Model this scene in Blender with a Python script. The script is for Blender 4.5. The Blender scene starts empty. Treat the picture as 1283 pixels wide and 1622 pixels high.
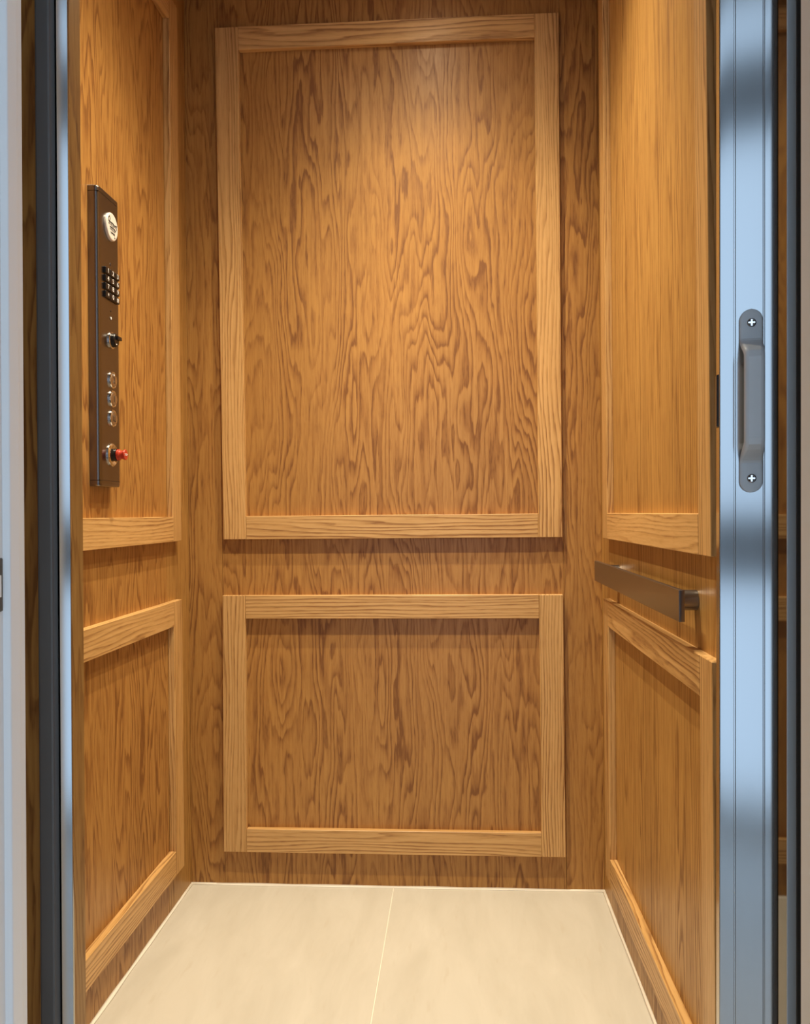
import bpy, bmesh, math, random
from mathutils import Vector, Matrix

# ------------------------------------------------------------------ camera, world, light, exposure
scene = bpy.context.scene
C = scene.collection
random.seed(7)
EYE = .867                                   # camera height above the cab floor
YAW, PITCH, ROLL, FPX = .0613, .0012, .0087, 1338.9

cam_d = bpy.data.cameras.new('camera')
cam = bpy.data.objects.new('camera', cam_d)
C.objects.link(cam)
cam_d.sensor_fit = 'HORIZONTAL'
cam_d.sensor_width = 36
cam_d.lens = FPX / 1283 * 36
cam_d.clip_start = .01
right = Vector((math.cos(YAW), math.sin(YAW), 0))
fwd0 = Vector((-math.sin(YAW), math.cos(YAW), 0))
fwd = fwd0 * math.cos(PITCH) + Vector((0, 0, 1)) * math.sin(PITCH)
up = right.cross(fwd)
r2 = right * math.cos(ROLL) - up * math.sin(ROLL)
u2 = right * math.sin(ROLL) + up * math.cos(ROLL)
m = Matrix((r2, u2, -fwd)).transposed().to_4x4()
m.translation = (0, 0, EYE)
cam.matrix_world = m
scene.camera = cam

world = bpy.data.worlds.new('world')
scene.world = world
world.use_nodes = True
bg = world.node_tree.nodes['Background']
bg.inputs[0].default_value = (.56, .76, 1.0, 1)      # plain pale sky seen through the hall window
bg.inputs[1].default_value = 1.9

LAMP_POWER = (92.0, 84.0, 42.0)
LAMP_COLOR = (1.0, .88, .65)
LAMP_SPOTS = [(-.270, 1.39), (-.05, 1.63), (.115, 1.41)]
LAMP_Z = 2.125

vs = scene.view_settings
vs.view_transform = 'Standard'
vs.look = 'None'
vs.exposure = 0.0
vs.gamma = 1
vs.use_curve_mapping = False

# ------------------------------------------------------------------ dimensions (metres)
XL, XR, YB = -.630, .329, 1.953              # cab walls
T = .0144                                    # thickness of the frame stock
SW = .054                                    # width of the frame stock
UT, UB, LT, LB = 2.002, .8090, .6785, .0820  # frame levels
CEIL = 2.135

# ------------------------------------------------------------------ materials
def new_mat(name):
    mt = bpy.data.materials.new(name)
    mt.use_nodes = True
    nt = mt.node_tree
    return mt, nt, nt.nodes['Principled BSDF']

def plain(name, col, rough=.5, metal=0, spec=None, noise=0, nscale=40, bump=0):
    mt, nt, b = new_mat(name)
    b.inputs['Base Color'].default_value = (*col, 1)
    b.inputs['Roughness'].default_value = rough
    b.inputs['Metallic'].default_value = metal
    if spec is not None:
        b.inputs['Specular IOR Level'].default_value = spec
    N, L = nt.nodes, nt.links
    tc = N.new('ShaderNodeTexCoord')
    n = N.new('ShaderNodeTexNoise')
    n.inputs['Scale'].default_value = nscale
    n.inputs['Detail'].default_value = 3
    L.new(tc.outputs['Object'], n.inputs['Vector'])
    mx = N.new('ShaderNodeMix'); mx.data_type = 'RGBA'
    mx.inputs['A'].default_value = (*[c * (1 - noise) for c in col], 1)
    mx.inputs['B'].default_value = (*[min(1, c * (1 + noise)) for c in col], 1)
    L.new(n.outputs['Fac'], mx.inputs['Factor'])
    L.new(mx.outputs['Result'], b.inputs['Base Color'])
    if bump:
        bp = N.new('ShaderNodeBump')
        bp.inputs['Strength'].default_value = bump
        bp.inputs['Distance'].default_value = .001
        L.new(n.outputs['Fac'], bp.inputs['Height'])
        L.new(bp.outputs['Normal'], b.inputs['Normal'])
    return mt

def brushed(name, col, rough, stretch=(200, 200, 4)):
    mt, nt, b = new_mat(name)
    N, L = nt.nodes, nt.links
    b.inputs['Metallic'].default_value = 1
    b.inputs['Base Color'].default_value = (*col, 1)
    tc = N.new('ShaderNodeTexCoord')
    mp = N.new('ShaderNodeMapping')
    mp.inputs['Scale'].default_value = stretch
    n = N.new('ShaderNodeTexNoise'); n.inputs['Scale'].default_value = 3; n.inputs['Detail'].default_value = 2
    L.new(tc.outputs['Object'], mp.inputs['Vector']); L.new(mp.outputs['Vector'], n.inputs['Vector'])
    mr = N.new('ShaderNodeMapRange')
    mr.inputs['To Min'].default_value = rough * .95; mr.inputs['To Max'].default_value = rough * 1.05
    L.new(n.outputs['Fac'], mr.inputs['Value']); L.new(mr.outputs['Result'], b.inputs['Roughness'])
    return mt

def oak(name, light, mid, dark, su, sv, amp, su2, sv2, amp2, lin, rough=.37, contrast=1.0, bump=.14, pore=.55):
    """Oak: growth-ring bands are the contours of a noise field stretched along the grain (UV in metres, v along)."""
    mt, nt, b = new_mat(name)
    N, L = nt.nodes, nt.links
    uvn = N.new('ShaderNodeUVMap'); uvn.uv_map = 'UVMap'
    sp = N.new('ShaderNodeSeparateXYZ'); L.new(uvn.outputs['UV'], sp.inputs[0])
    def mul(a, k):
        q = N.new('ShaderNodeMath'); q.operation = 'MULTIPLY'; L.new(a, q.inputs[0]); q.inputs[1].default_value = k
        return q.outputs[0]
    def add(a, c):
        q = N.new('ShaderNodeMath'); q.operation = 'ADD'; L.new(a, q.inputs[0]); L.new(c, q.inputs[1])
        return q.outputs[0]
    def noise(a, c, z, detail=2, rough_=.5):
        cb = N.new('ShaderNodeCombineXYZ')
        L.new(mul(sp.outputs[0], a), cb.inputs[0]); L.new(mul(sp.outputs[1], c), cb.inputs[1]); cb.inputs[2].default_value = z
        n = N.new('ShaderNodeTexNoise'); n.inputs['Scale'].default_value = 1
        n.inputs['Detail'].default_value = detail; n.inputs['Roughness'].default_value = rough_
        L.new(cb.outputs[0], n.inputs['Vector'])
        return n.outputs['Fac']
    h = add(add(mul(noise(su, sv, 1.3, 2.0), amp), mul(noise(su2, sv2, 7.1, 2), amp2)), mul(sp.outputs[0], lin))
    h = add(h, mul(noise(su2 * 5, sv2 * 7, 3.7, 1), .22))
    fr = N.new('ShaderNodeMath'); fr.operation = 'FRACT'; L.new(h, fr.inputs[0])
    rp = N.new('ShaderNodeValToRGB')
    e = rp.color_ramp.elements
    e[0].position = 0; e[0].color = (.15, .15, .15, 1)
    e[1].position = 1; e[1].color = (.15, .15, .15, 1)
    for p, v in ((.10, 0), (.45, .12), (.72, .62), (.86, 1), (.95, .75)):
        q = e.new(p); q.color = (v, v, v, 1)
    L.new(fr.outputs[0], rp.inputs[0])
    # rings fade in and out over the sheet
    fade = N.new('ShaderNodeMapRange'); fade.inputs['From Min'].default_value = .36; fade.inputs['From Max'].default_value = .66
    fade.inputs['To Min'].default_value = .30 * contrast; fade.inputs['To Max'].default_value = 1.0 * contrast
    L.new(noise(su * 1.3, sv * 1.1, 21, 2), fade.inputs['Value'])
    rg = N.new('ShaderNodeMath'); rg.operation = 'MULTIPLY'; L.new(rp.outputs[0], rg.inputs[0]); L.new(fade.outputs[0], rg.inputs[1])
    # pores: short fine streaks, denser in the dark bands
    po = N.new('ShaderNodeMapRange'); po.inputs['From Min'].default_value = .50; po.inputs['From Max'].default_value = .70
    L.new(noise(270, 24, 5, 2, .6), po.inputs['Value'])
    pk = N.new('ShaderNodeMath'); pk.operation = 'MULTIPLY_ADD'; L.new(rg.outputs[0], pk.inputs[0]); pk.inputs[1].default_value = .9; pk.inputs[2].default_value = .45
    pm = N.new('ShaderNodeMath'); pm.operation = 'MULTIPLY'; L.new(po.outputs[0], pm.inputs[0]); L.new(pk.outputs[0], pm.inputs[1])
    tot = N.new('ShaderNodeMath'); tot.operation = 'MULTIPLY_ADD'; tot.use_clamp = True
    L.new(pm.outputs[0], tot.inputs[0]); tot.inputs[1].default_value = pore; L.new(rg.outputs[0], tot.inputs[2])
    sk = N.new('ShaderNodeMath'); sk.operation = 'MULTIPLY_ADD'; sk.use_clamp = True     # fine fibre streaks
    L.new(noise(170, 4.5, 11, 3, .65), sk.inputs[0]); sk.inputs[1].default_value = 1.1; sk.inputs[2].default_value = -.42
    t2 = N.new('ShaderNodeMath'); t2.operation = 'ADD'; t2.use_clamp = True
    L.new(tot.outputs[0], t2.inputs[0]); L.new(sk.outputs[0], t2.inputs[1])
    tot = t2
    cr = N.new('ShaderNodeValToRGB')
    e = cr.color_ramp.elements
    e[0].position = 0; e[0].color = (*light, 1)
    e[1].position = 1; e[1].color = (*dark, 1)
    q = e.new(.45); q.color = (*mid, 1)
    L.new(tot.outputs[0], cr.inputs[0])
    # slow tone drift across the board plus a small board-to-board difference
    hv = N.new('ShaderNodeHueSaturation')
    oi = N.new('ShaderNodeObjectInfo')
    td = N.new('ShaderNodeMapRange'); td.inputs['To Min'].default_value = .86; td.inputs['To Max'].default_value = 1.14
    L.new(noise(6, 1.2, 33, 3), td.inputs['Value'])
    tr = N.new('ShaderNodeMapRange'); tr.inputs['To Min'].default_value = .96; tr.inputs['To Max'].default_value = 1.04
    L.new(oi.outputs['Random'], tr.inputs['Value'])
    tm = N.new('ShaderNodeMath'); tm.operation = 'MULTIPLY'; L.new(td.outputs[0], tm.inputs[0]); L.new(tr.outputs[0], tm.inputs[1])
    L.new(tm.outputs[0], hv.inputs['Value']); L.new(cr.outputs[0], hv.inputs['Color'])
    L.new(hv.outputs[0], b.inputs['Base Color'])
    rr = N.new('ShaderNodeMapRange'); rr.inputs['To Min'].default_value = rough; rr.inputs['To Max'].default_value = rough + .14
    L.new(tot.outputs[0], rr.inputs['Value']); L.new(rr.outputs[0], b.inputs['Roughness'])
    bp = N.new('ShaderNodeBump'); bp.invert = True
    bp.inputs['Strength'].default_value = bump; bp.inputs['Distance'].default_value = .0006
    L.new(tot.outputs[0], bp.inputs['Height']); L.new(bp.outputs['Normal'], b.inputs['Normal'])
    b.inputs['Specular IOR Level'].default_value = .4
    return mt

M = {}
M['veneer'] = oak('oak_veneer_flame', (.468, .240, .063), (.350, .160, .039), (.205, .080, .0175),
                  9.0, 1.25, 21, 45, 5.0, 2.4, 35, contrast=.92)
M['veneer_straight'] = oak('oak_veneer_straight', (.505, .276, .076), (.385, .192, .048), (.235, .102, .022),
                           11, .55, 17, 50, 2.5, 2.6, 60, contrast=.9)
M['solid'] = oak('oak_solid', (.68, .415, .165), (.54, .305, .106), (.30, .140, .044),
                 10, .9, 11, 45, 3.5, 1.8, 110, contrast=.9, bump=.2, pore=.35)
M['alum'] = brushed('satin_aluminium', (.42, .43, .435), .14)
M['alum_dark'] = brushed('aluminium_in_groove', (.42, .43, .45), .35)
M['steel'] = brushed('brushed_steel', (.26, .24, .225), .30, (300, 6, 300))
M['steel_v'] = brushed('brushed_steel_vertical', (.23, .21, .20), .26, (300, 300, 5))
M['button'] = brushed('button_steel', (.50, .46, .43), .32, (300, 300, 5))
M['chrome'] = plain('chrome', (.85, .83, .80), .08, 1)
M['black'] = plain('black_plastic', (.006, .006, .007), .3, noise=.2)
M['black_rubber'] = plain('black_rubber', (.008, .008, .008), .6, noise=.2)
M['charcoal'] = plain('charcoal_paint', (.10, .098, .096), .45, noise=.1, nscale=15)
M['grey_metal'] = plain('grey_metal', (.50, .52, .53), .4, 0, noise=.08, nscale=12)
M['strike'] = plain('dark_grey_steel', (.085, .085, .075), .4, noise=.15, nscale=60)
M['grey_plastic'] = plain('grey_plastic', (.52, .53, .54), .42, noise=.05, nscale=60, bump=.05)
M['white_disc'] = plain('white_enamel', (.80, .74, .68), .25, noise=.02)
M['ink'] = plain('black_ink', (.02, .018, .016), .5, noise=.1)
M['print'] = plain('white_print', (.92, .90, .88), .5, noise=.02)
M['red'] = plain('red_plastic', (.52, .045, .020), .3, noise=.06)
M['bronze'] = plain('bronze_acrylic', (.012, .008, .006), .04, 0, 1.0, noise=.1)
M['jamb'] = plain('white_paint', (.84, .82, .80), .4, noise=.02, nscale=8)
M['hall_wall'] = plain('cream_paint', (.74, .70, .64), .8, noise=.02, nscale=8)
M['hall_floor'] = plain('pale_hall_tile', (.80, .79, .77), .25, noise=.1, nscale=5)
M['sash'] = plain('sash_paint', (.16, .16, .17), .5, noise=.05)
M['caulk'] = plain('cream_caulk', (.88, .82, .70), .6, noise=.04)
M['shaft'] = plain('dark_shaft_board', (.05, .045, .04), .8, noise=.2)

def tile_mat():
    mt, nt, b = new_mat('cream_porcelain')
    N, L = nt.nodes, nt.links
    tc = N.new('ShaderNodeTexCoord')
    mp = N.new('ShaderNodeMapping'); mp.inputs['Scale'].default_value = (9, 2.2, 1)
    mp.inputs['Rotation'].default_value = (0, 0, -.12)
    n = N.new('ShaderNodeTexNoise'); n.inputs['Scale'].default_value = 1.6; n.inputs['Detail'].default_value = 7; n.inputs['Roughness'].default_value = .62
    n.inputs['Distortion'].default_value = .5
    L.new(tc.outputs['Object'], mp.inputs[0]); L.new(mp.outputs[0], n.inputs['Vector'])
    cr = N.new('ShaderNodeValToRGB')
    e = cr.color_ramp.elements
    e[0].position = .28; e[0].color = (.55, .515, .43, 1)
    e[1].position = .70; e[1].color = (.64, .605, .52, 1)
    L.new(n.outputs['Fac'], cr.inputs[0])
    # fine stone streaks
    mp2 = N.new('ShaderNodeMapping'); mp2.inputs['Scale'].default_value = (70, 12, 1); mp2.inputs['Rotation'].default_value = (0, 0, -.2)
    n2 = N.new('ShaderNodeTexNoise'); n2.inputs['Scale'].default_value = 1; n2.inputs['Detail'].default_value = 4
    L.new(tc.outputs['Object'], mp2.inputs[0]); L.new(mp2.outputs[0], n2.inputs['Vector'])
    mr = N.new('ShaderNodeMapRange'); mr.inputs['From Min'].default_value = .62; mr.inputs['From Max'].default_value = .72
    mr.inputs['To Max'].default_value = .35
    L.new(n2.outputs['Fac'], mr.inputs['Value'])
    mx = N.new('ShaderNodeMix'); mx.data_type = 'RGBA'
    L.new(mr.outputs[0], mx.inputs['Factor']); L.new(cr.outputs[0], mx.inputs['A'])
    mx.inputs['B'].default_value = (.53, .47, .37, 1)
    L.new(mx.outputs['Result'], b.inputs['Base Color'])
    b.inputs['Roughness'].default_value = .45
    return mt
M['tile'] = tile_mat()

def emit(name, col, s):
    mt, nt, b = new_mat(name)
    b.inputs['Base Color'].default_value = (*col, 1)
    b.inputs['Emission Color'].default_value = (*col, 1)
    b.inputs['Emission Strength'].default_value = s
    return mt
M['lamp'] = emit('lamp_lens', (1, .82, .6), 6)

# ------------------------------------------------------------------ mesh helpers
WL = {}                                       # world position of each object's origin

def empty(name, loc):
    o = bpy.data.objects.new(name, None)
    o.empty_display_size = .05
    C.objects.link(o); o.location = loc; WL[o] = Vector(loc)
    return o

def tag(o, label=None, cat=None, group=None, kind=None):
    if label: o['label'] = label
    if cat: o['category'] = cat
    if group: o['group'] = group
    if kind: o['kind'] = kind
    return o

def mk(name, bm, mat, parent=None, smooth=False, origin=None):
    """Link one bmesh (world coordinates) as one object whose origin sits at its own centre (or at origin)."""
    bm.normal_update()
    if origin is None:
        xs = [v.co for v in bm.verts]
        lo = Vector([min(c[i] for c in xs) for i in range(3)]); hi = Vector([max(c[i] for c in xs) for i in range(3)])
        origin = (lo + hi) / 2
        origin.z = lo.z if parent is None else origin.z
    origin = Vector(origin)
    for v in bm.verts: v.co -= origin
    me = bpy.data.meshes.new(name)
    bm.to_mesh(me); bm.free()
    me.materials.append(M[mat])
    if smooth:
        for p in me.polygons: p.use_smooth = True
    o = bpy.data.objects.new(name, me)
    C.objects.link(o); WL[o] = origin
    if parent is not None:
        o.parent = parent; o.location = origin - WL[parent]
    else:
        o.location = origin
    return o

def copy_to(o, loc, parent):
    c = o.copy(); C.objects.link(c); c.parent = parent
    WL[c] = Vector(loc); c.location = WL[c] - WL[parent]
    return c

def autosmooth(o, ang=40):
    me = o.data
    big = max(p.area for p in me.polygons) * .3
    small = [p.area for p in me.polygons if p.area <= big]
    for p in me.polygons: p.use_smooth = p.area <= big or len(small) < 3      # broad faces stay truly flat
    bm = bmesh.new(); bm.from_mesh(me)
    for e in bm.edges:
        e.smooth = not (len(e.link_faces) == 2 and e.calc_face_angle(0) > math.radians(ang))
    bm.to_mesh(me); bm.free()
    return o

def add_box(bm, x0, x1, y0, y1, z0, z1):
    vs_ = [bm.verts.new((x, y, z)) for x in (x0, x1) for y in (y0, y1) for z in (z0, z1)]
    for f in ((0, 1, 3, 2), (4, 6, 7, 5), (0, 4, 5, 1), (2, 3, 7, 6), (0, 2, 6, 4), (1, 5, 7, 3)):
        bm.faces.new([vs_[i] for i in f])
    return vs_

def box(x0, x1, y0, y1, z0, z1, bevel=0, seg=1):
    bm = bmesh.new()
    add_box(bm, x0, x1, y0, y1, z0, z1)
    if bevel:
        bmesh.ops.bevel(bm, geom=bm.edges[:], offset=bevel, segments=seg, affect='EDGES', profile=.6)
    bmesh.ops.recalc_face_normals(bm, faces=bm.faces[:])
    return bm

def lean(bm, k):
    for v in bm.verts: v.co.x += k * (v.co.z - EYE)
    return bm

def grain(bm, axis, off=None):
    """UV in metres: v runs along the grain axis, u across it; every board starts somewhere else in the log."""
    if off is None: off = (random.uniform(0, 40), random.uniform(0, 40))
    uv = bm.loops.layers.uv.new('UVMap')
    bm.normal_update()
    for f in bm.faces:
        n = [abs(c) for c in f.normal]; na = n.index(max(n))
        oth = [a for a in range(3) if a != axis]
        for l in f.loops:
            c = l.vert.co
            if na == axis:
                l[uv].uv = (c[oth[0]] * 1.0 + off[0], c[oth[1]] * 8 + off[1])
            else:
                ua = [a for a in oth if a != na][0]
                l[uv].uv = (c[ua] + off[0] + (c[na] * .7 if False else 0), c[axis] + off[1])
    return bm

def board(name, x0, x1, y0, y1, z0, z1, axis, mat, parent, bevel=.0009, off=None, fn=None):
    bm = box(x0, x1, y0, y1, z0, z1, bevel)
    grain(bm, axis, off)
    if fn: fn(bm)
    return mk(name, bm, mat, parent)

def prism(pts, z0, z1, closed=True):
    """Extrude an (x, y) outline along z."""
    bm = bmesh.new()
    a = [bm.verts.new((x, y, z0)) for x, y in pts]
    b = [bm.verts.new((x, y, z1)) for x, y in pts]
    n = len(pts)
    for i in range(n):
        bm.faces.new((a[i], a[(i + 1) % n], b[(i + 1) % n], b[i]))
    bm.faces.new(a[::-1]); bm.faces.new(b)
    bmesh.ops.recalc_face_normals(bm, faces=bm.faces[:])
    return bm

def round_poly(pts, r, seg=5):
    out = []
    n = len(pts)
    for i, (x, y) in enumerate(pts):
        ri = r[i] if isinstance(r, (list, tuple)) else r
        if ri <= 0: out.append((x, y)); continue
        p = Vector((x, y)); a = (Vector(pts[i - 1]) - p).normalized(); b = (Vector(pts[(i + 1) % n]) - p).normalized()
        p0 = p + a * ri; p1 = p + b * ri
        for k in range(seg + 1):
            t = k / seg
            q = p0 * (1 - t) ** 2 + p * 2 * t * (1 - t) + p1 * t ** 2
            out.append((q.x, q.y))
    return out

def lathe_x(prof, cy, cz, x0, seg=32, scale_z=1):
    """Turn a (distance along +x, radius) profile about the x axis through (cy, cz)."""
    bm = bmesh.new()
    rings = []
    for dx, r in prof:
        if r < 1e-6:
            rings.append([bm.verts.new((x0 + dx, cy, cz))])
        else:
            rings.append([bm.verts.new((x0 + dx, cy + r * math.cos(2 * math.pi * k / seg), cz + r * math.sin(2 * math.pi * k / seg))) for k in range(seg)])
    for A, B in zip(rings, rings[1:]):
        for k in range(seg):
            k2 = (k + 1) % seg
            if len(A) == 1 and len(B) == 1: continue
            if len(A) == 1: bm.faces.new((A[0], B[k], B[k2]))
            elif len(B) == 1: bm.faces.new((A[k], B[0], A[k2]))
            else: bm.faces.new((A[k], B[k], B[k2], A[k2]))
    bmesh.ops.recalc_face_normals(bm, faces=bm.faces[:])
    return bm

def text_bm(s, size, x, cy, cz, thick=.0003, sx=1.0):
    """Lettering on a face that looks along +x: reads towards +y, up is +z."""
    cu = bpy.data.curves.new('t', 'FONT'); cu.body = s; cu.size = size
    cu.align_x = 'CENTER'; cu.align_y = 'CENTER'; cu.extrude = thick / 2; cu.resolution_u = 3
    ob = bpy.data.objects.new('t', cu); C.objects.link(ob)
    bpy.context.view_layer.update()
    me = bpy.data.meshes.new_from_object(ob.evaluated_get(bpy.context.evaluated_depsgraph_get()))
    bm = bmesh.new(); bm.from_mesh(me)
    bpy.data.objects.remove(ob); bpy.data.curves.remove(cu); bpy.data.meshes.remove(me)
    for v in bm.verts:
        a, b, c = v.co
        v.co = (x + c + thick / 2, cy + a * sx, cz + b)
    return bm

def ribbon(pts, x, w, thick=.0003):
    """A thin stroke of ink along (y, z) points on a face looking along +x."""
    bm = bmesh.new()
    L_, R_ = [], []
    for i, p in enumerate(pts):
        a = Vector(pts[max(0, i - 1)]); b = Vector(pts[min(len(pts) - 1, i + 1)])
        d = (b - a).normalized(); n = Vector((-d.y, d.x)) * w / 2
        q = Vector(p)
        L_.append([bm.verts.new((xx, q.x + n.x, q.y + n.y)) for xx in (x, x + thick)])
        R_.append([bm.verts.new((xx, q.x - n.x, q.y - n.y)) for xx in (x, x + thick)])
    for i in range(len(pts) - 1):
        bm.faces.new((L_[i][1], R_[i][1], R_[i + 1][1], L_[i + 1][1]))
        bm.faces.new((L_[i][0], L_[i][1], L_[i + 1][1], L_[i + 1][0]))
        bm.faces.new((R_[i][1], R_[i][0], R_[i + 1][0], R_[i + 1][1]))
    bmesh.ops.recalc_face_normals(bm, faces=bm.faces[:])
    return bm

# ------------------------------------------------------------------ the cab: floor, walls, ceiling
YF = .792                                     # front plane of the cab
fl = mk('floor', box(XL - .02, XR + .05, YF, YB + .02, -.04, -.008), 'shaft')
tag(fl, 'cream porcelain tile floor of the elevator cab', kind='structure')
SEAM = -.1535
mk('tile', box(XL + .001, SEAM - .0009, YF, YB - .001, -.008, 0, .0006), 'tile', fl)
mk('tile', box(SEAM + .0009, XR + .03, YF, YB - .001, -.008, 0, .0006), 'tile', fl)
mk('grout_line', box(SEAM - .0009, SEAM + .0009, YF, YB - .001, -.008, -.0003), 'caulk', fl)

def bead(p0, p1, nx, ny, r=.0060):
    """Quarter-round bead of caulk along the wall foot; (nx, ny) points away from the wall."""
    bm = bmesh.new()
    rows = []
    for k in range(13):
        t = k / 12
        px = p0[0] + (p1[0] - p0[0]) * t; py = p0[1] + (p1[1] - p0[1]) * t
        rr = r * random.uniform(.7, 1.15)
        rows.append([bm.verts.new((px + nx * a * rr, py + ny * a * rr, b * rr)) for a, b in ((0, 0), (0, .8), (.3, .45), (.6, .2), (1, 0))])
    for A, B in zip(rows, rows[1:]):
        for i in range(5):
            bm.faces.new((A[i], A[(i + 1) % 5], B[(i + 1) % 5], B[i]))
    bm.faces.new(rows[0]); bm.faces.new(rows[-1][::-1])
    bmesh.ops.recalc_face_normals(bm, faces=bm.faces[:])
    return bm
mk('caulk_bead', bead((XL, YB), (XR, YB), 0, -1), 'caulk', fl, True)
mk('caulk_bead', bead((XL, YF + .04), (XL, YB), 1, 0), 'caulk', fl, True)
mk('caulk_bead', bead((XR, 1.07), (XR, YB), -1, 0), 'caulk', fl, True)

# back wall: one wide sheet between two narrow strips of oak plywood
BX0, BX1 = -.5485, .2395
wb = mk('wall_back', box(XL - .02, XR + .02, YB + .006, YB + .02, -.008, CEIL), 'shaft')
tag(wb, 'oak plywood back wall of the elevator cab', kind='structure')
board('panel', XL, BX0 - .0015, YB, YB + .006, 0, CEIL, 2, 'veneer', wb, .0003, (3.1, 8.2))
board('panel', BX0 - .0010, BX1 + .0035, YB, YB + .006, 0, CEIL, 2, 'veneer', wb, .0003, (12.63, 5.0))
board('panel', BX1 + .0040, XR, YB, YB + .006, 0, CEIL, 2, 'veneer', wb, .0003, (21.3, 11.7))

wl = mk('wall_left', box(XL - .02, XL - .006, YF + .03, YB + .006, -.008, CEIL), 'shaft')
tag(wl, 'oak plywood left wall of the elevator cab', kind='structure')
board('panel', XL - .006, XL, YF + .03, 1.8, 0, CEIL, 2, 'veneer', wl, .0003, (31.4, 2.2))
board('panel', XL - .006, XL, 1.8005, YB, 0, CEIL, 2, 'veneer_straight', wl, .0003, (5.4, 22.2))

wr = mk('wall_right', box(XR + .006, XR + .02, 1.06, YB + .006, -.008, CEIL), 'shaft')
tag(wr, 'oak plywood right wall of the elevator cab', kind='structure')
board('panel', XR, XR + .006, 1.06, YB, 0, CEIL, 2, 'veneer_straight', wr, .0003, (17.9, 30.1))
board('panel', .352, .358, YF + .03, 1.06, 0, CEIL, 2, 'veneer_straight', wr, .0003, (9.9, 3.1))
board('panel', XR, .352, 1.055, 1.0605, 0, CEIL, 2, 'veneer_straight', wr, .0003, (19.9, 3.1))

# front return on the left and header over the opening
RX = -.372
wf = mk('wall_front', box(XL - .02, RX - .02, YF + .006, YF + .024, -.008, CEIL), 'shaft')
tag(wf, 'oak plywood front return of the elevator cab beside the opening', kind='structure')
board('panel', XL - .006, RX - .002, YF + .024, YF + .0295, 0, CEIL, 2, 'veneer', wf, .0003)
board('panel', RX - .02, RX, YF, YF + .0295, 0, CEIL, 2, 'veneer', wf, .0006, (14.2, 17.7), lambda b: lean(b, .0020))
board('panel', RX, .36, YF, YF + .0295, 2.075, CEIL, 0, 'veneer', wf, .0006)

ce = mk('ceiling', box(XL - .02, XR + .04, YF, YB + .02, CEIL, CEIL + .03), 'shaft')
tag(ce, 'oak plywood ceiling of the elevator cab', kind='structure')
board('panel', XL, XR + .03, YF, YB, CEIL - .006, CEIL, 1, 'veneer', ce, .0003)

# ------------------------------------------------------------------ applied frames on the three walls
def frame(name, label, wall, a0, a1, z0, z1, skew=(0, 0, 0, 0), seeds=None):
    """Two stiles running full height, two rails between them. wall: 'back', 'left' or 'right'."""
    if wall == 'back':
        root = empty(name, ((a0 + a1) / 2, YB, z0))
    else:
        root = empty(name, (XL if wall == 'left' else XR, (a0 + a1) / 2, z0))
    tag(root, label, kind='structure')
    def bx(nm, p0, p1, q0, q1, axis, t=T):
        if wall == 'back':
            def fn(bm):
                for v in bm.verts:           # the carpenter's frame is a few millimetres off square
                    f = (v.co.z - z0) / (z1 - z0); s = (v.co.x - a0) / (a1 - a0)
                    lx = skew[0] + (skew[1] - skew[0]) * f; rx = skew[2] + (skew[3] - skew[2]) * f
                    v.co.x += lx + (rx - lx) * s
            board(nm, p0, p1, YB - t, YB, q0, q1, axis if axis != 1 else 0, 'solid', root, .0009, None, fn)
        elif wall == 'left':
            board(nm, XL, XL + t, p0, p1, q0, q1, axis, 'solid', root)
        else:
            board(nm, XR - t, XR, p0, p1, q0, q1, axis, 'solid', root)
    bx('stile', a0, a0 + SW, z0, z1, 2)
    bx('stile', a1 - SW, a1, z0, z1, 2)
    g = .0003
    bx('rail', a0 + SW + g, a1 - SW - g, z0, z0 + SW, 1, T + .0004)
    bx('rail', a0 + SW + g, a1 - SW - g, z1 - SW, z1, 1, T + .0004)
    return root
frame('trim_1', 'tall upper oak frame on the back wall', 'back', -.548, .2395, UB, UT, (.0050, -.0055, -.0008, .0010))
frame('trim_2', 'low oak frame on the back wall near the floor', 'back', -.548, .2395, LB, LT, (-.0008, .0012, .0005, -.0003))
frame('trim_3', 'tall upper oak frame behind the control panel on the left wall', 'left', 1.07, 1.858, UB, UT)
frame('trim_4', 'low oak frame on the left wall', 'left', 1.07, 1.858, LB, LT)
frame('trim_5', 'tall upper oak frame on the right wall above the handrail', 'right', 1.072, 1.852, UB, UT)
frame('trim_6', 'low oak frame on the right wall below the handrail', 'right', 1.072, 1.852, LB, LT)

# ------------------------------------------------------------------ control panel on the left wall
CX = XL + .019                                # front face of the control panel
PY0, PY1, PZ0, PZ1 = 1.4175, 1.504, .918, 1.437
cp = empty('control_panel', (XL, (PY0 + PY1) / 2, PZ0))
tag(cp, 'brushed steel elevator control panel with keypad and buttons on left oak wall', 'control panel')
outline = [(XL + .0004, PY0), (CX, PY0), (CX, PY1), (XL + .0004, PY1)]
body = autosmooth(mk('body', prism(round_poly(outline, [0, .0095, .0045, 0]), PZ0 + .0105, PZ1 - .0105), 'steel_v', cp), 30)
def end_cap(z0, z1, top):
    bm = bmesh.new()
    steps = [(0, 0), (.55, 0), (.82, .012), (.95, .05), (1, .13)]
    rings = []
    mid = (PY0 + PY1) / 2
    for t, inset in steps:
        z = z0 + (z1 - z0) * t if top else z1 - (z1 - z0) * t
        rings.append([bm.verts.new((XL + .0004 + (x - XL - .0004) * (1 - inset), mid + (y - mid) * (1 - inset * .25), z)) for x, y in round_poly(outline, [0, .0095, .0045, 0])])
    n = len(rings[0])
    for A, B in zip(rings, rings[1:]):
        for i in range(n): bm.faces.new((A[i], A[(i + 1) % n], B[(i + 1) % n], B[i]))
    bm.faces.new(rings[0]); bm.faces.new(rings[-1])
    bmesh.ops.recalc_face_normals(bm, faces=bm.faces[:])
    return bm
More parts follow.
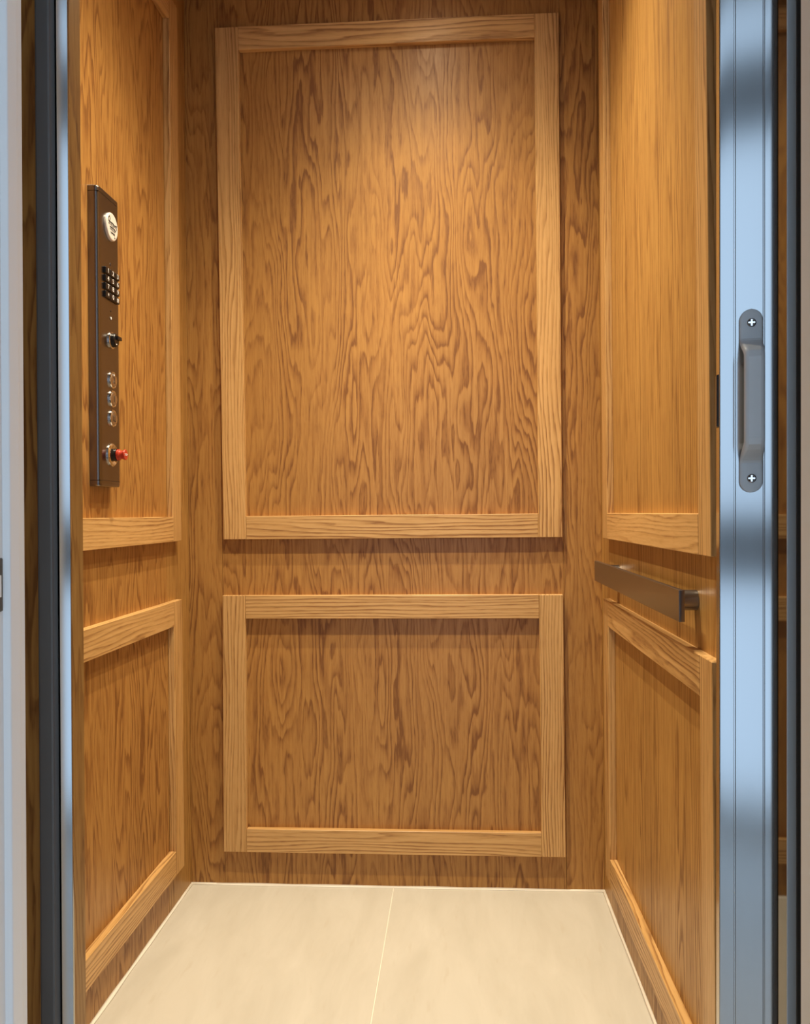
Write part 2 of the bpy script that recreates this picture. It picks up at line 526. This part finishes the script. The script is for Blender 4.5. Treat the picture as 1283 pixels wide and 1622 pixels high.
autosmooth(mk('end_cap', end_cap(PZ1 - .0097, PZ1, True), 'steel_v', cp), 50)
autosmooth(mk('end_cap', end_cap(PZ0, PZ0 + .0097, False), 'steel_v', cp), 50)
mk('cap_gasket', prism([(XL + .0006, PY0 + .0006), (CX - .0006, PY0 + .0006), (CX - .0006, PY1 - .0006), (XL + .0006, PY1 - .0006)], PZ1 - .0106, PZ1 - .0096), 'black', cp)
mk('cap_gasket', prism([(XL + .0006, PY0 + .0006), (CX - .0006, PY0 + .0006), (CX - .0006, PY1 - .0006), (XL + .0006, PY1 - .0006)], PZ0 + .0096, PZ0 + .0106), 'black', cp)

# round maker's badge: white enamel disc with a dark script printed across it
by, bz, br = 1.4680, 1.3800, .0245
badge = autosmooth(mk('badge', lathe_x([(0, br), (.0028, br), (.004, br * .96), (.0044, br * .9), (.0044, 0)], by, bz, CX, 40), 'white_disc', cp), 30)
badge['label'] = 'round white badge with dark script'
def script(y0, y1, z, hgt, loops, seed, w, slope=0):
    rnd = random.Random(seed)
    pts = []
    n = loops * 10
    amp = [rnd.uniform(.55, 1.25) for _ in range(loops + 1)]
    for i in range(n + 1):
        t = i / n; k = amp[min(loops - 1, i // 10)]
        ph = 2 * math.pi * loops * t
        pts.append((y0 + (y1 - y0) * t + .0011 * math.sin(ph), z + slope * t + hgt / 2 * k * math.cos(ph)))
    return pts
xs = CX + .0045
mk('print_line', ribbon(script(by - .0165, by + .0185, bz + .004, .0075, 8, 3, .0012, -.001), xs, .0013), 'ink', badge)
mk('print_line', ribbon(script(by - .0125, by + .0145, bz - .0045, .0058, 7, 5, .0011), xs, .0011), 'ink', badge)
mk('print_line', ribbon(script(by - .0085, by + .0100, bz - .0120, .0036, 6, 9, .0008), xs, .0008), 'ink', badge)
mk('print_line', ribbon([(by - .017, bz + .006), (by - .0175, bz + .012), (by - .0135, bz + .0155), (by - .0105, bz + .012), (by - .0125, bz + .0075), (by - .0165, bz + .0015)], xs, .0017), 'ink', badge)
mk('print_line', ribbon([(by + .0065, bz - .0165), (by + .0095, bz - .018), (by + .011, bz - .0163)], xs, .0011), 'ink', badge)

# keypad: 12 black keys with white figures
ky = [1.4475, 1.4680, 1.4885]; kz = [1.2965, 1.2825, 1.2685, 1.2545]
first = None
for r, row in enumerate(('123', '456', '789', '*0#')):
    for c, ch in enumerate(row):
        if first is None:
            first = mk('key', box(CX - .0005, CX + .0042, ky[c] - .0096, ky[c] + .0096, kz[r] - .0055, kz[r] + .0055, .0008), 'black', cp)
            k = first
        else:
            k = copy_to(first, (WL[first].x, ky[c], kz[r]), cp)
        mk('figure', text_bm(ch, .0115, CX + .0042, ky[c] + .0012, kz[r] - (.002 if ch == '*' else 0), .0003, 1.15), 'print', k)
mk('call_symbol', text_bm('( )', .006, CX, 1.468, 1.3135), 'steel', cp)
# little speaker hole and indicator
mk('indicator_light', lathe_x([(0, .0026), (.0009, .0024), (.0013, 0)], 1.4675, 1.2175, CX, 16), 'print', cp)
mk('indicator_ring', lathe_x([(0, .0034), (.0005, .0034), (.0005, .0026), (0, .0026)], 1.4675, 1.2175, CX, 16), 'black', cp)
mk('indicator_light', lathe_x([(0, .0013), (.0006, .0012), (.0008, 0)], 1.4675, 1.2300, CX, 12), 'black', cp)

# black key-switch knob in a chrome bezel
sy, sz = 1.4690, 1.1785
sw = autosmooth(mk('switch_bezel', lathe_x([(0, .0150), (.0022, .0150), (.0034, .0138), (.0034, .0112), (.0020, .0108), (0, .0108)], sy, sz, CX, 36), 'chrome', cp), 30)
kn = autosmooth(mk('switch_knob', lathe_x([(0, .0106), (.0034, .0106), (.0036, .0124), (.0085, .0120), (.0100, .0105), (.0104, 0)], sy, sz, CX, 32), 'black', cp), 30)
kb = box(CX + .0085, CX + .0140, sy - .003, sy + .0145, sz + .0010, sz + .0075, .0016, 2)
mk('lever', kb, 'black', kn)
mk('pointer_mark', box(CX + .0102, CX + .0107, sy - .004, sy - .0005, sz - .0082, sz - .0068), 'print', kn)

# three floor buttons with chrome rings
for zc, s in ((1.1080, '2'), (1.0745, '1'), (1.0400, 'LL')):
    ring = autosmooth(mk('floor_button', lathe_x([(0, .0152), (.0022, .0152), (.0036, .0142), (.0039, .0128), (.0034, .0120), (.0024, .0118), (0, .0118)], 1.4695, zc, CX, 40), 'chrome', cp), 35)
    ring['label'] = 'round chrome floor button'
    mk('button_cap', lathe_x([(0, .0116), (.0036, .0116), (.0042, .0108), (.0042, 0)], 1.4695, zc, CX, 32), 'button', ring, False)
    mk('figure', text_bm(s, .0165, CX + .0042, 1.4698, zc - .0008, .0003, 1.0 if len(s) == 1 else .8), 'ink', ring)
    if s == '2':
        mk('call_lamp', lathe_x([(0, .0016), (.0008, .0014), (.001, 0)], 1.4695, zc + .0082, CX + .0042, 12), 'print', ring)

# red pull stop button on a round chrome plate
ey, ez = 1.4660, .9745
pl = autosmooth(mk('stop_plate', lathe_x([(0, .0205), (.0020, .0205), (.0042, .0185), (.0046, .0168), (.0016, .0130), (.0016, 0)], ey, ez, CX, 40), 'chrome', cp), 35)
col = mk('stop_collar', lathe_x([(.0016, .0112), (.0105, .0108), (.0105, 0)], ey, ez, CX, 32), 'black', cp, False)
autosmooth(col, 35)
st = autosmooth(mk('stop_knob', lathe_x([(.0105, .0090), (.0112, .0098), (.0150, .0098), (.0158, .0090), (.0172, .0078), (.0195, .0074), (.0218, .0080), (.0240, .0092), (.0252, .0094), (.0262, .0086), (.0264, 0)], ey, ez, CX, 36), 'red', cp), 40)
st['label'] = 'red pull-out stop knob'
mk('figure', text_bm('STOP', .0052, CX + .0264, ey, ez, .0003), 'print', st)

# ------------------------------------------------------------------ handrail on the right wall
HX, HY0, HY1, HZ0, HZ1 = .297, 1.1575, 1.856, .7170, .7600
hr = empty('handrail', (XR, (HY0 + HY1) / 2, HZ0))
tag(hr, 'flat brushed steel handrail bar on two round posts on right oak wall', 'handrail')
autosmooth(mk('bar', box(HX, HX + .0078, HY0, HY1, HZ0, HZ1, .0006, 2), 'steel', hr), 60)
for yy in (1.1895, 1.748):
    p = autosmooth(mk('post', lathe_x([(0, 0), (0, .0142), (XR - HX - .0078 - .0003, .0142), (XR - HX - .0078 - .0003, 0)], yy, .7435, HX + .0078, 40), 'steel', hr), 40)

# ------------------------------------------------------------------ folding gate stacked at the right
KR, KL = .0090, .0020                          # how far the two sides lean out of plumb
GX0, GX1, GY = .2468, .2988, .81
gt = empty('folding_gate', ((GX0 + GX1) / 2, GY, 0))
tag(gt, 'folded cab gate with satin aluminium lead post and grey pull handle', 'gate')
TURN = math.radians(-11.5)                         # the folded post is turned a little towards the opening
def turn(bm):
    px, c, s_ = (GX0 + GX1) / 2, math.cos(TURN), math.sin(TURN)
    for v in bm.verts:
        a, b = v.co.x - px, v.co.y - GY
        v.co.x = px + a * c - b * s_; v.co.y = GY + a * s_ + b * c
    return lean(bm, KR)
g1, g2 = .2607, .2861
gw, gd = .0007, .0016
pts = [(GX0, GY + .028), (GX0, GY)]
pts += [(g1 - gw, GY), (g1 - gw, GY + gd), (g1 + gw, GY + gd), (g1 + gw, GY)]
pts += [(g2 - gw, GY), (g2 - gw, GY + gd), (g2 + gw, GY + gd), (g2 + gw, GY)]
pts += [(GX1, GY), (GX1, GY + .028)]
rr = [0, .0012] + [.0003] * 8 + [.0016, 0]
post = autosmooth(mk('lead_post', turn(prism(round_poly(pts, rr, 4), .012, 2.07)), 'alum', gt), 30)

# pull handle: a strap that leaves the post, runs straight and returns to it
def handle_bm():
    xc = .2746
    z0, z1 = .8835, 1.0545
    rows = []
    L_ = z1 - z0
    n = 64
    def sm(a, b, t):
        t = max(0, min(1, (t - a) / (b - a))); return t * t * (3 - 2 * t)
    for i in range(n + 1):
        s = i / n
        # denser rows at the round ends
        d = (1 - math.cos(math.pi * s)) / 2
        z = z0 + L_ * d
        e = min(z - z0, z1 - z)
        lift = sm(.028, .047, e)
        y = GY - .0022 - lift * .0235
        half = .0103 - .0014 * lift
        th = .0042 + .0045 * lift
        if e < .0103:
            half = math.sqrt(max(0, .0103 ** 2 - (.0103 - e) ** 2))
        rows.append((z, y, max(half, .0004), th))
    bm = bmesh.new()
    R = []
    for i, (z, y, hw, th) in enumerate(rows):
        a = rows[max(0, i - 1)]; b = rows[min(len(rows) - 1, i + 1)]
        t = Vector((0, b[1] - a[1], b[0] - a[0])).normalized()
        nrm = Vector((0, -t.z, t.y))           # towards the viewer
        ring = []
        rc = min(th * .46, hw * .9)
        outl = round_poly([(-hw, -th / 2), (hw, -th / 2), (hw, th / 2), (-hw, th / 2)], rc, 3)
        for px, pn in outl:
            ring.append(bm.verts.new(Vector((xc + px, y, z)) + nrm * pn))
        R.append(ring)
    for A, B in zip(R, R[1:]):
        m_ = len(A)
        for k in range(m_): bm.faces.new((A[k], A[(k + 1) % m_], B[(k + 1) % m_], B[k]))
    bm.faces.new(R[0]); bm.faces.new(R[-1])
    bmesh.ops.recalc_face_normals(bm, faces=bm.faces[:])
    return turn(bm)
hd = mk('pull_handle', handle_bm(), 'grey_plastic', gt)
autosmooth(hd, 50)
hd['label'] = 'grey plastic bow handle'
def disc_y(cx, cz, y0, prof, seg=24):
    bm = lathe_x(prof, 0, 0, 0, seg)
    for v in bm.verts:
        a, b, c = v.co
        v.co = (cx + b, y0 - a, cz + c)
    bmesh.ops.recalc_face_normals(bm, faces=bm.faces[:])
    return bm
for cz in (1.0415, .8965):
    cx = .2748
    s0 = autosmooth(mk('screw', turn(disc_y(cx, cz, GY - .0043, [(0, .0040), (.0007, .0040), (.0011, .0034), (.0009, .0026), (.0003, .0020), (.0003, 0)])), 'steel_v', hd), 40)
    cb = bmesh.new()
    add_box(cb, cx - .0030, cx + .0030, GY - .0056, GY - .0045, cz - .0007, cz + .0007)
    add_box(cb, cx - .0007, cx + .0007, GY - .0056, GY - .0045, cz - .0030, cz - .0007)
    add_box(cb, cx - .0007, cx + .0007, GY - .0056, GY - .0045, cz + .0007, cz + .0030)
    mk('cross_slot', turn(cb), 'chrome', s0)
# latch on the inner edge of the lead post
mk('latch', turn(box(GX0 - .0018, GX0 + .001, GY + .0065, GY + .0200, .9465, .9965, .0012, 2)), 'black', gt)
# first bronze acrylic leaf of the folded gate, edge-on behind the post
mk('gate_leaf', lean(box(.325, .330, .838, 1.048, .02, 2.06, .0004), KR * .9), 'bronze', gt)
mk('hinge_strip', lean(box(.3235, .3315, 1.046, 1.054, .02, 2.06, .0005), KR * .9), 'alum_dark', gt)

# ------------------------------------------------------------------ gate channels at both sides of the doorway
gc = empty('gate_strike_channel', (-.376, .788, 0))
tag(gc, 'satin aluminium gate strike channel at the left edge of the opening', 'channel')
pts = [(-.3892, .7915), (-.3892, .7865), (-.3876, .7869), (-.3876, .7900), (-.3868, .7900), (-.3868, .7865), (-.3850, .7870),
       (-.3850, .7905), (-.3795, .7905), (-.3795, .7858), (-.3695, .7884), (-.3695, .7915)]
autosmooth(mk('channel', lean(prism(round_poly(pts, .0003, 2), .004, 2.07), KL), 'alum', gc), 30)
mk('bumper_strip', lean(box(-.3955, -.3808, .775, .787, .004, 2.07, .002, 2), KL), 'charcoal', gc)
mk('backing_strip', lean(grain(box(-.460, -.3957, .7830, .7915, .004, 2.07, .0008), 2), KL * .6), 'veneer', gc)

gs = empty('gate_stack_channel', (.308, .775, 0))
tag(gs, 'grey metal gate channel with black seal beside the beige jamb on the right', 'channel')
mk('channel', lean(box(.2947, .3060, .7750, .7768, .004, 2.07, .0006, 2), KR), 'grey_metal', gs)
mk('seal', lean(box(.2910, .3040, .7445, .7462, .004, 2.07, .0004), KR), 'black_rubber', gs)
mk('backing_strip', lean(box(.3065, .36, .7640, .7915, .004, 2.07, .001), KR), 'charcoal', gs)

# ------------------------------------------------------------------ landing doorway
d1 = empty('door_1', (-.04, .64, 0))
tag(d1, 'white painted landing door frame', kind='structure')
jl = [(-.50, .540), (-.3745, .540), (-.3745, .6760), (-.3700, .6800), (-.3700, .6955), (-.3730, .6985), (-.3730, .7090), (-.50, .7090)]
mk('jamb', lean(prism(round_poly(jl, [0, .002, 0, .0012, .0012, 0, .0008, 0], 3), -.02, 2.1), .002), 'jamb', d1)
jr = [(.42, .540), (.42, .7300), (.2885, .7300), (.2885, .540)]
mk('jamb', lean(prism(round_poly(jr, [0, 0, .001, .002], 3), -.02, 2.1), KR), 'hall_wall', d1)
mk('head', box(-.50, .42, .540, .7200, 2.1, 2.18, .002), 'jamb', d1)
sp_ = mk('strike_plate', lean(box(-.3752, -.3732, .6480, .6745, .7890, .8330, .0008), .002), 'strike', d1)
mk('latch_hole', lean(box(-.3736, -.3727, .6560, .6710, .8010, .8190, .0002), .002), 'jamb', sp_)

# ------------------------------------------------------------------ landing hall behind the camera and the dark hoistway
tag(mk('floor_landing', box(-1.7, 2.3, -1.2, .735, -.06, -.004), 'hall_floor'), 'pale tiled landing floor in front of the elevator', kind='structure')
tag(mk('ceiling_landing', box(-1.7, 2.3, -1.2, .735, 2.5, 2.54), 'jamb'), 'white landing ceiling', kind='structure')
def w(name, label, *a):
    return tag(mk(name, box(*a), 'hall_wall'), label, kind='structure')
w('wall_landing_left', 'cream wall at the left end of the landing', -1.74, -1.7, -1.2, .735, -.06, 2.54)
we = w('wall_landing_right', 'cream wall under the window at the right end of the landing', 2.3, 2.34, -1.2, .735, -.06, .08)
mk('wall_piece', box(2.3, 2.34, -1.2, .735, 2.3, 2.54), 'hall_wall', we)
mk('wall_piece', box(2.3, 2.34, -1.2, -1.0, .08, 2.3), 'hall_wall', we)
mk('wall_piece', box(2.3, 2.34, .52, .735, .08, 2.3), 'hall_wall', we)
wd = w('wall_landing_elevator', 'cream landing wall around the elevator doorway', -1.7, -.50, .560, .735, -.06, 2.5)
mk('wall_piece', box(.42, 2.3, .560, .735, -.06, 2.5), 'hall_wall', wd)
mk('wall_piece', box(-.50, .42, .560, .735, 2.18, 2.5), 'hall_wall', wd)
WX0, WX1, WZ0, WZ1, WY = -.50, .80, .02, 2.34, -.75
ww = w('wall_landing_window', 'cream landing wall with the tall window opposite the elevator', -1.7, WX0, WY - .2, WY, -.06, 2.5)
mk('wall_piece', box(WX1, 2.3, WY - .2, WY, -.06, 2.5), 'hall_wall', ww)
mk('wall_piece', box(WX0, WX1, WY - .2, WY, -.06, WZ0), 'hall_wall', ww)
mk('wall_piece', box(WX0, WX1, WY - .2, WY, WZ1, 2.5), 'hall_wall', ww)
wn = empty('window_1', ((WX0 + WX1) / 2, WY - .05, WZ0))
tag(wn, 'tall landing window with dark glazing bars', kind='structure')
for z0, z1 in ((.68, .86), (1.90, 2.10), (WZ0, WZ0 + .02), (WZ1 - .05, WZ1)):
    mk('glazing_bar', box(WX0, WX1, WY - .08, WY - .03, z0, z1, .004), 'sash', wn)
for x0 in (WX0, WX1 - .05):
    mk('window_stile', box(x0, x0 + .05, WY - .08, WY - .03, WZ0 + .02, WZ1 - .05, .004), 'sash', wn)

def hw(name, label, *a):
    return tag(mk(name, box(*a), 'shaft'), label, kind='structure')
hw('wall_hoistway_left', 'dark hoistway wall left of the cab', -.86, -.82, .735, 2.2, -.1, 2.5)
hw('wall_hoistway_right', 'dark hoistway wall right of the cab', .56, .60, .735, 2.2, -.1, 2.5)
hw('wall_hoistway_back', 'dark hoistway wall behind the cab', -.86, .60, 2.2, 2.24, -.1, 2.5)
hw('ceiling_hoistway', 'dark top of the hoistway', -.86, .60, .735, 2.24, 2.5, 2.54)
hw('floor_hoistway', 'dark pit floor under the cab', -.86, .60, .735, 2.24, -.16, -.1)

# ------------------------------------------------------------------ recessed downlights in the cab ceiling
for i, (lx, ly) in enumerate(LAMP_SPOTS):
    d = empty('downlight', (lx, ly, CEIL - .006))
    tag(d, ['round recessed ceiling downlight on the control panel side', 'round recessed ceiling downlight nearest the back wall', 'round recessed ceiling downlight on the handrail side'][i], 'downlight', 'ceiling downlights')
    bm = lathe_x([(0, .032), (0, .046), (.003, .044), (.004, .034), (.0005, .032)], 0, 0, 0, 32)
    for v in bm.verts:
        a, b, c = v.co; v.co = (lx + b, ly + c, CEIL - .006 - a)
    bmesh.ops.recalc_face_normals(bm, faces=bm.faces[:])
    autosmooth(mk('trim_ring', bm, 'steel_v', d), 40)
    bm = lathe_x([(-.0006, 0), (-.0006, .0318), (.0004, .0318), (.0004, 0)], 0, 0, 0, 32)
    for v in bm.verts:
        a, b, c = v.co; v.co = (lx + b, ly + c, CEIL - .006 - a)
    mk('lens', bm, 'lamp', d)
    ld = bpy.data.lights.new('downlight_lamp', 'POINT')
    ld.energy = LAMP_POWER[i]; ld.color = LAMP_COLOR
    # beam of the reflector: strong core, long weak spill (intensity over the angle from straight down)
    ld.use_nodes = True
    nt = ld.node_tree
    em = nt.nodes['Emission']
    ge = nt.nodes.new('ShaderNodeNewGeometry'); sx = nt.nodes.new('ShaderNodeSeparateXYZ')
    ab = nt.nodes.new('ShaderNodeMath'); ab.operation = 'ABSOLUTE'
    ac = nt.nodes.new('ShaderNodeMath'); ac.operation = 'ARCCOSINE'
    fc = nt.nodes.new('ShaderNodeFloatCurve')
    nt.links.new(ge.outputs['Incoming'], sx.inputs[0]); nt.links.new(sx.outputs[2], ab.inputs[0])
    nt.links.new(ab.outputs[0], ac.inputs[0])
    dv = nt.nodes.new('ShaderNodeMath'); dv.operation = 'DIVIDE'; dv.inputs[1].default_value = math.pi / 2
    nt.links.new(ac.outputs[0], dv.inputs[0]); nt.links.new(dv.outputs[0], fc.inputs['Value'])
    cv = fc.mapping.curves[0]
    BEAM = [(0, 1.0), (10, .99), (15, .92), (22, .71), (30, .45), (37, .26), (45, .088), (52, .034), (60, .014), (70, .005), (84, 0), (90, 0)]
    cv.points[0].location = (0, BEAM[0][1]); cv.points[1].location = (1, 0)
    for dg, v in BEAM[1:-1]: cv.points.new(dg / 90, v)
    fc.mapping.update()
    nt.links.new(fc.outputs[0], em.inputs['Strength'])
    ld.shadow_soft_size = .012
    lo = bpy.data.objects.new('downlight_lamp', ld)
    C.objects.link(lo); lo.parent = d
    lo.location = (0, 0, -.008)
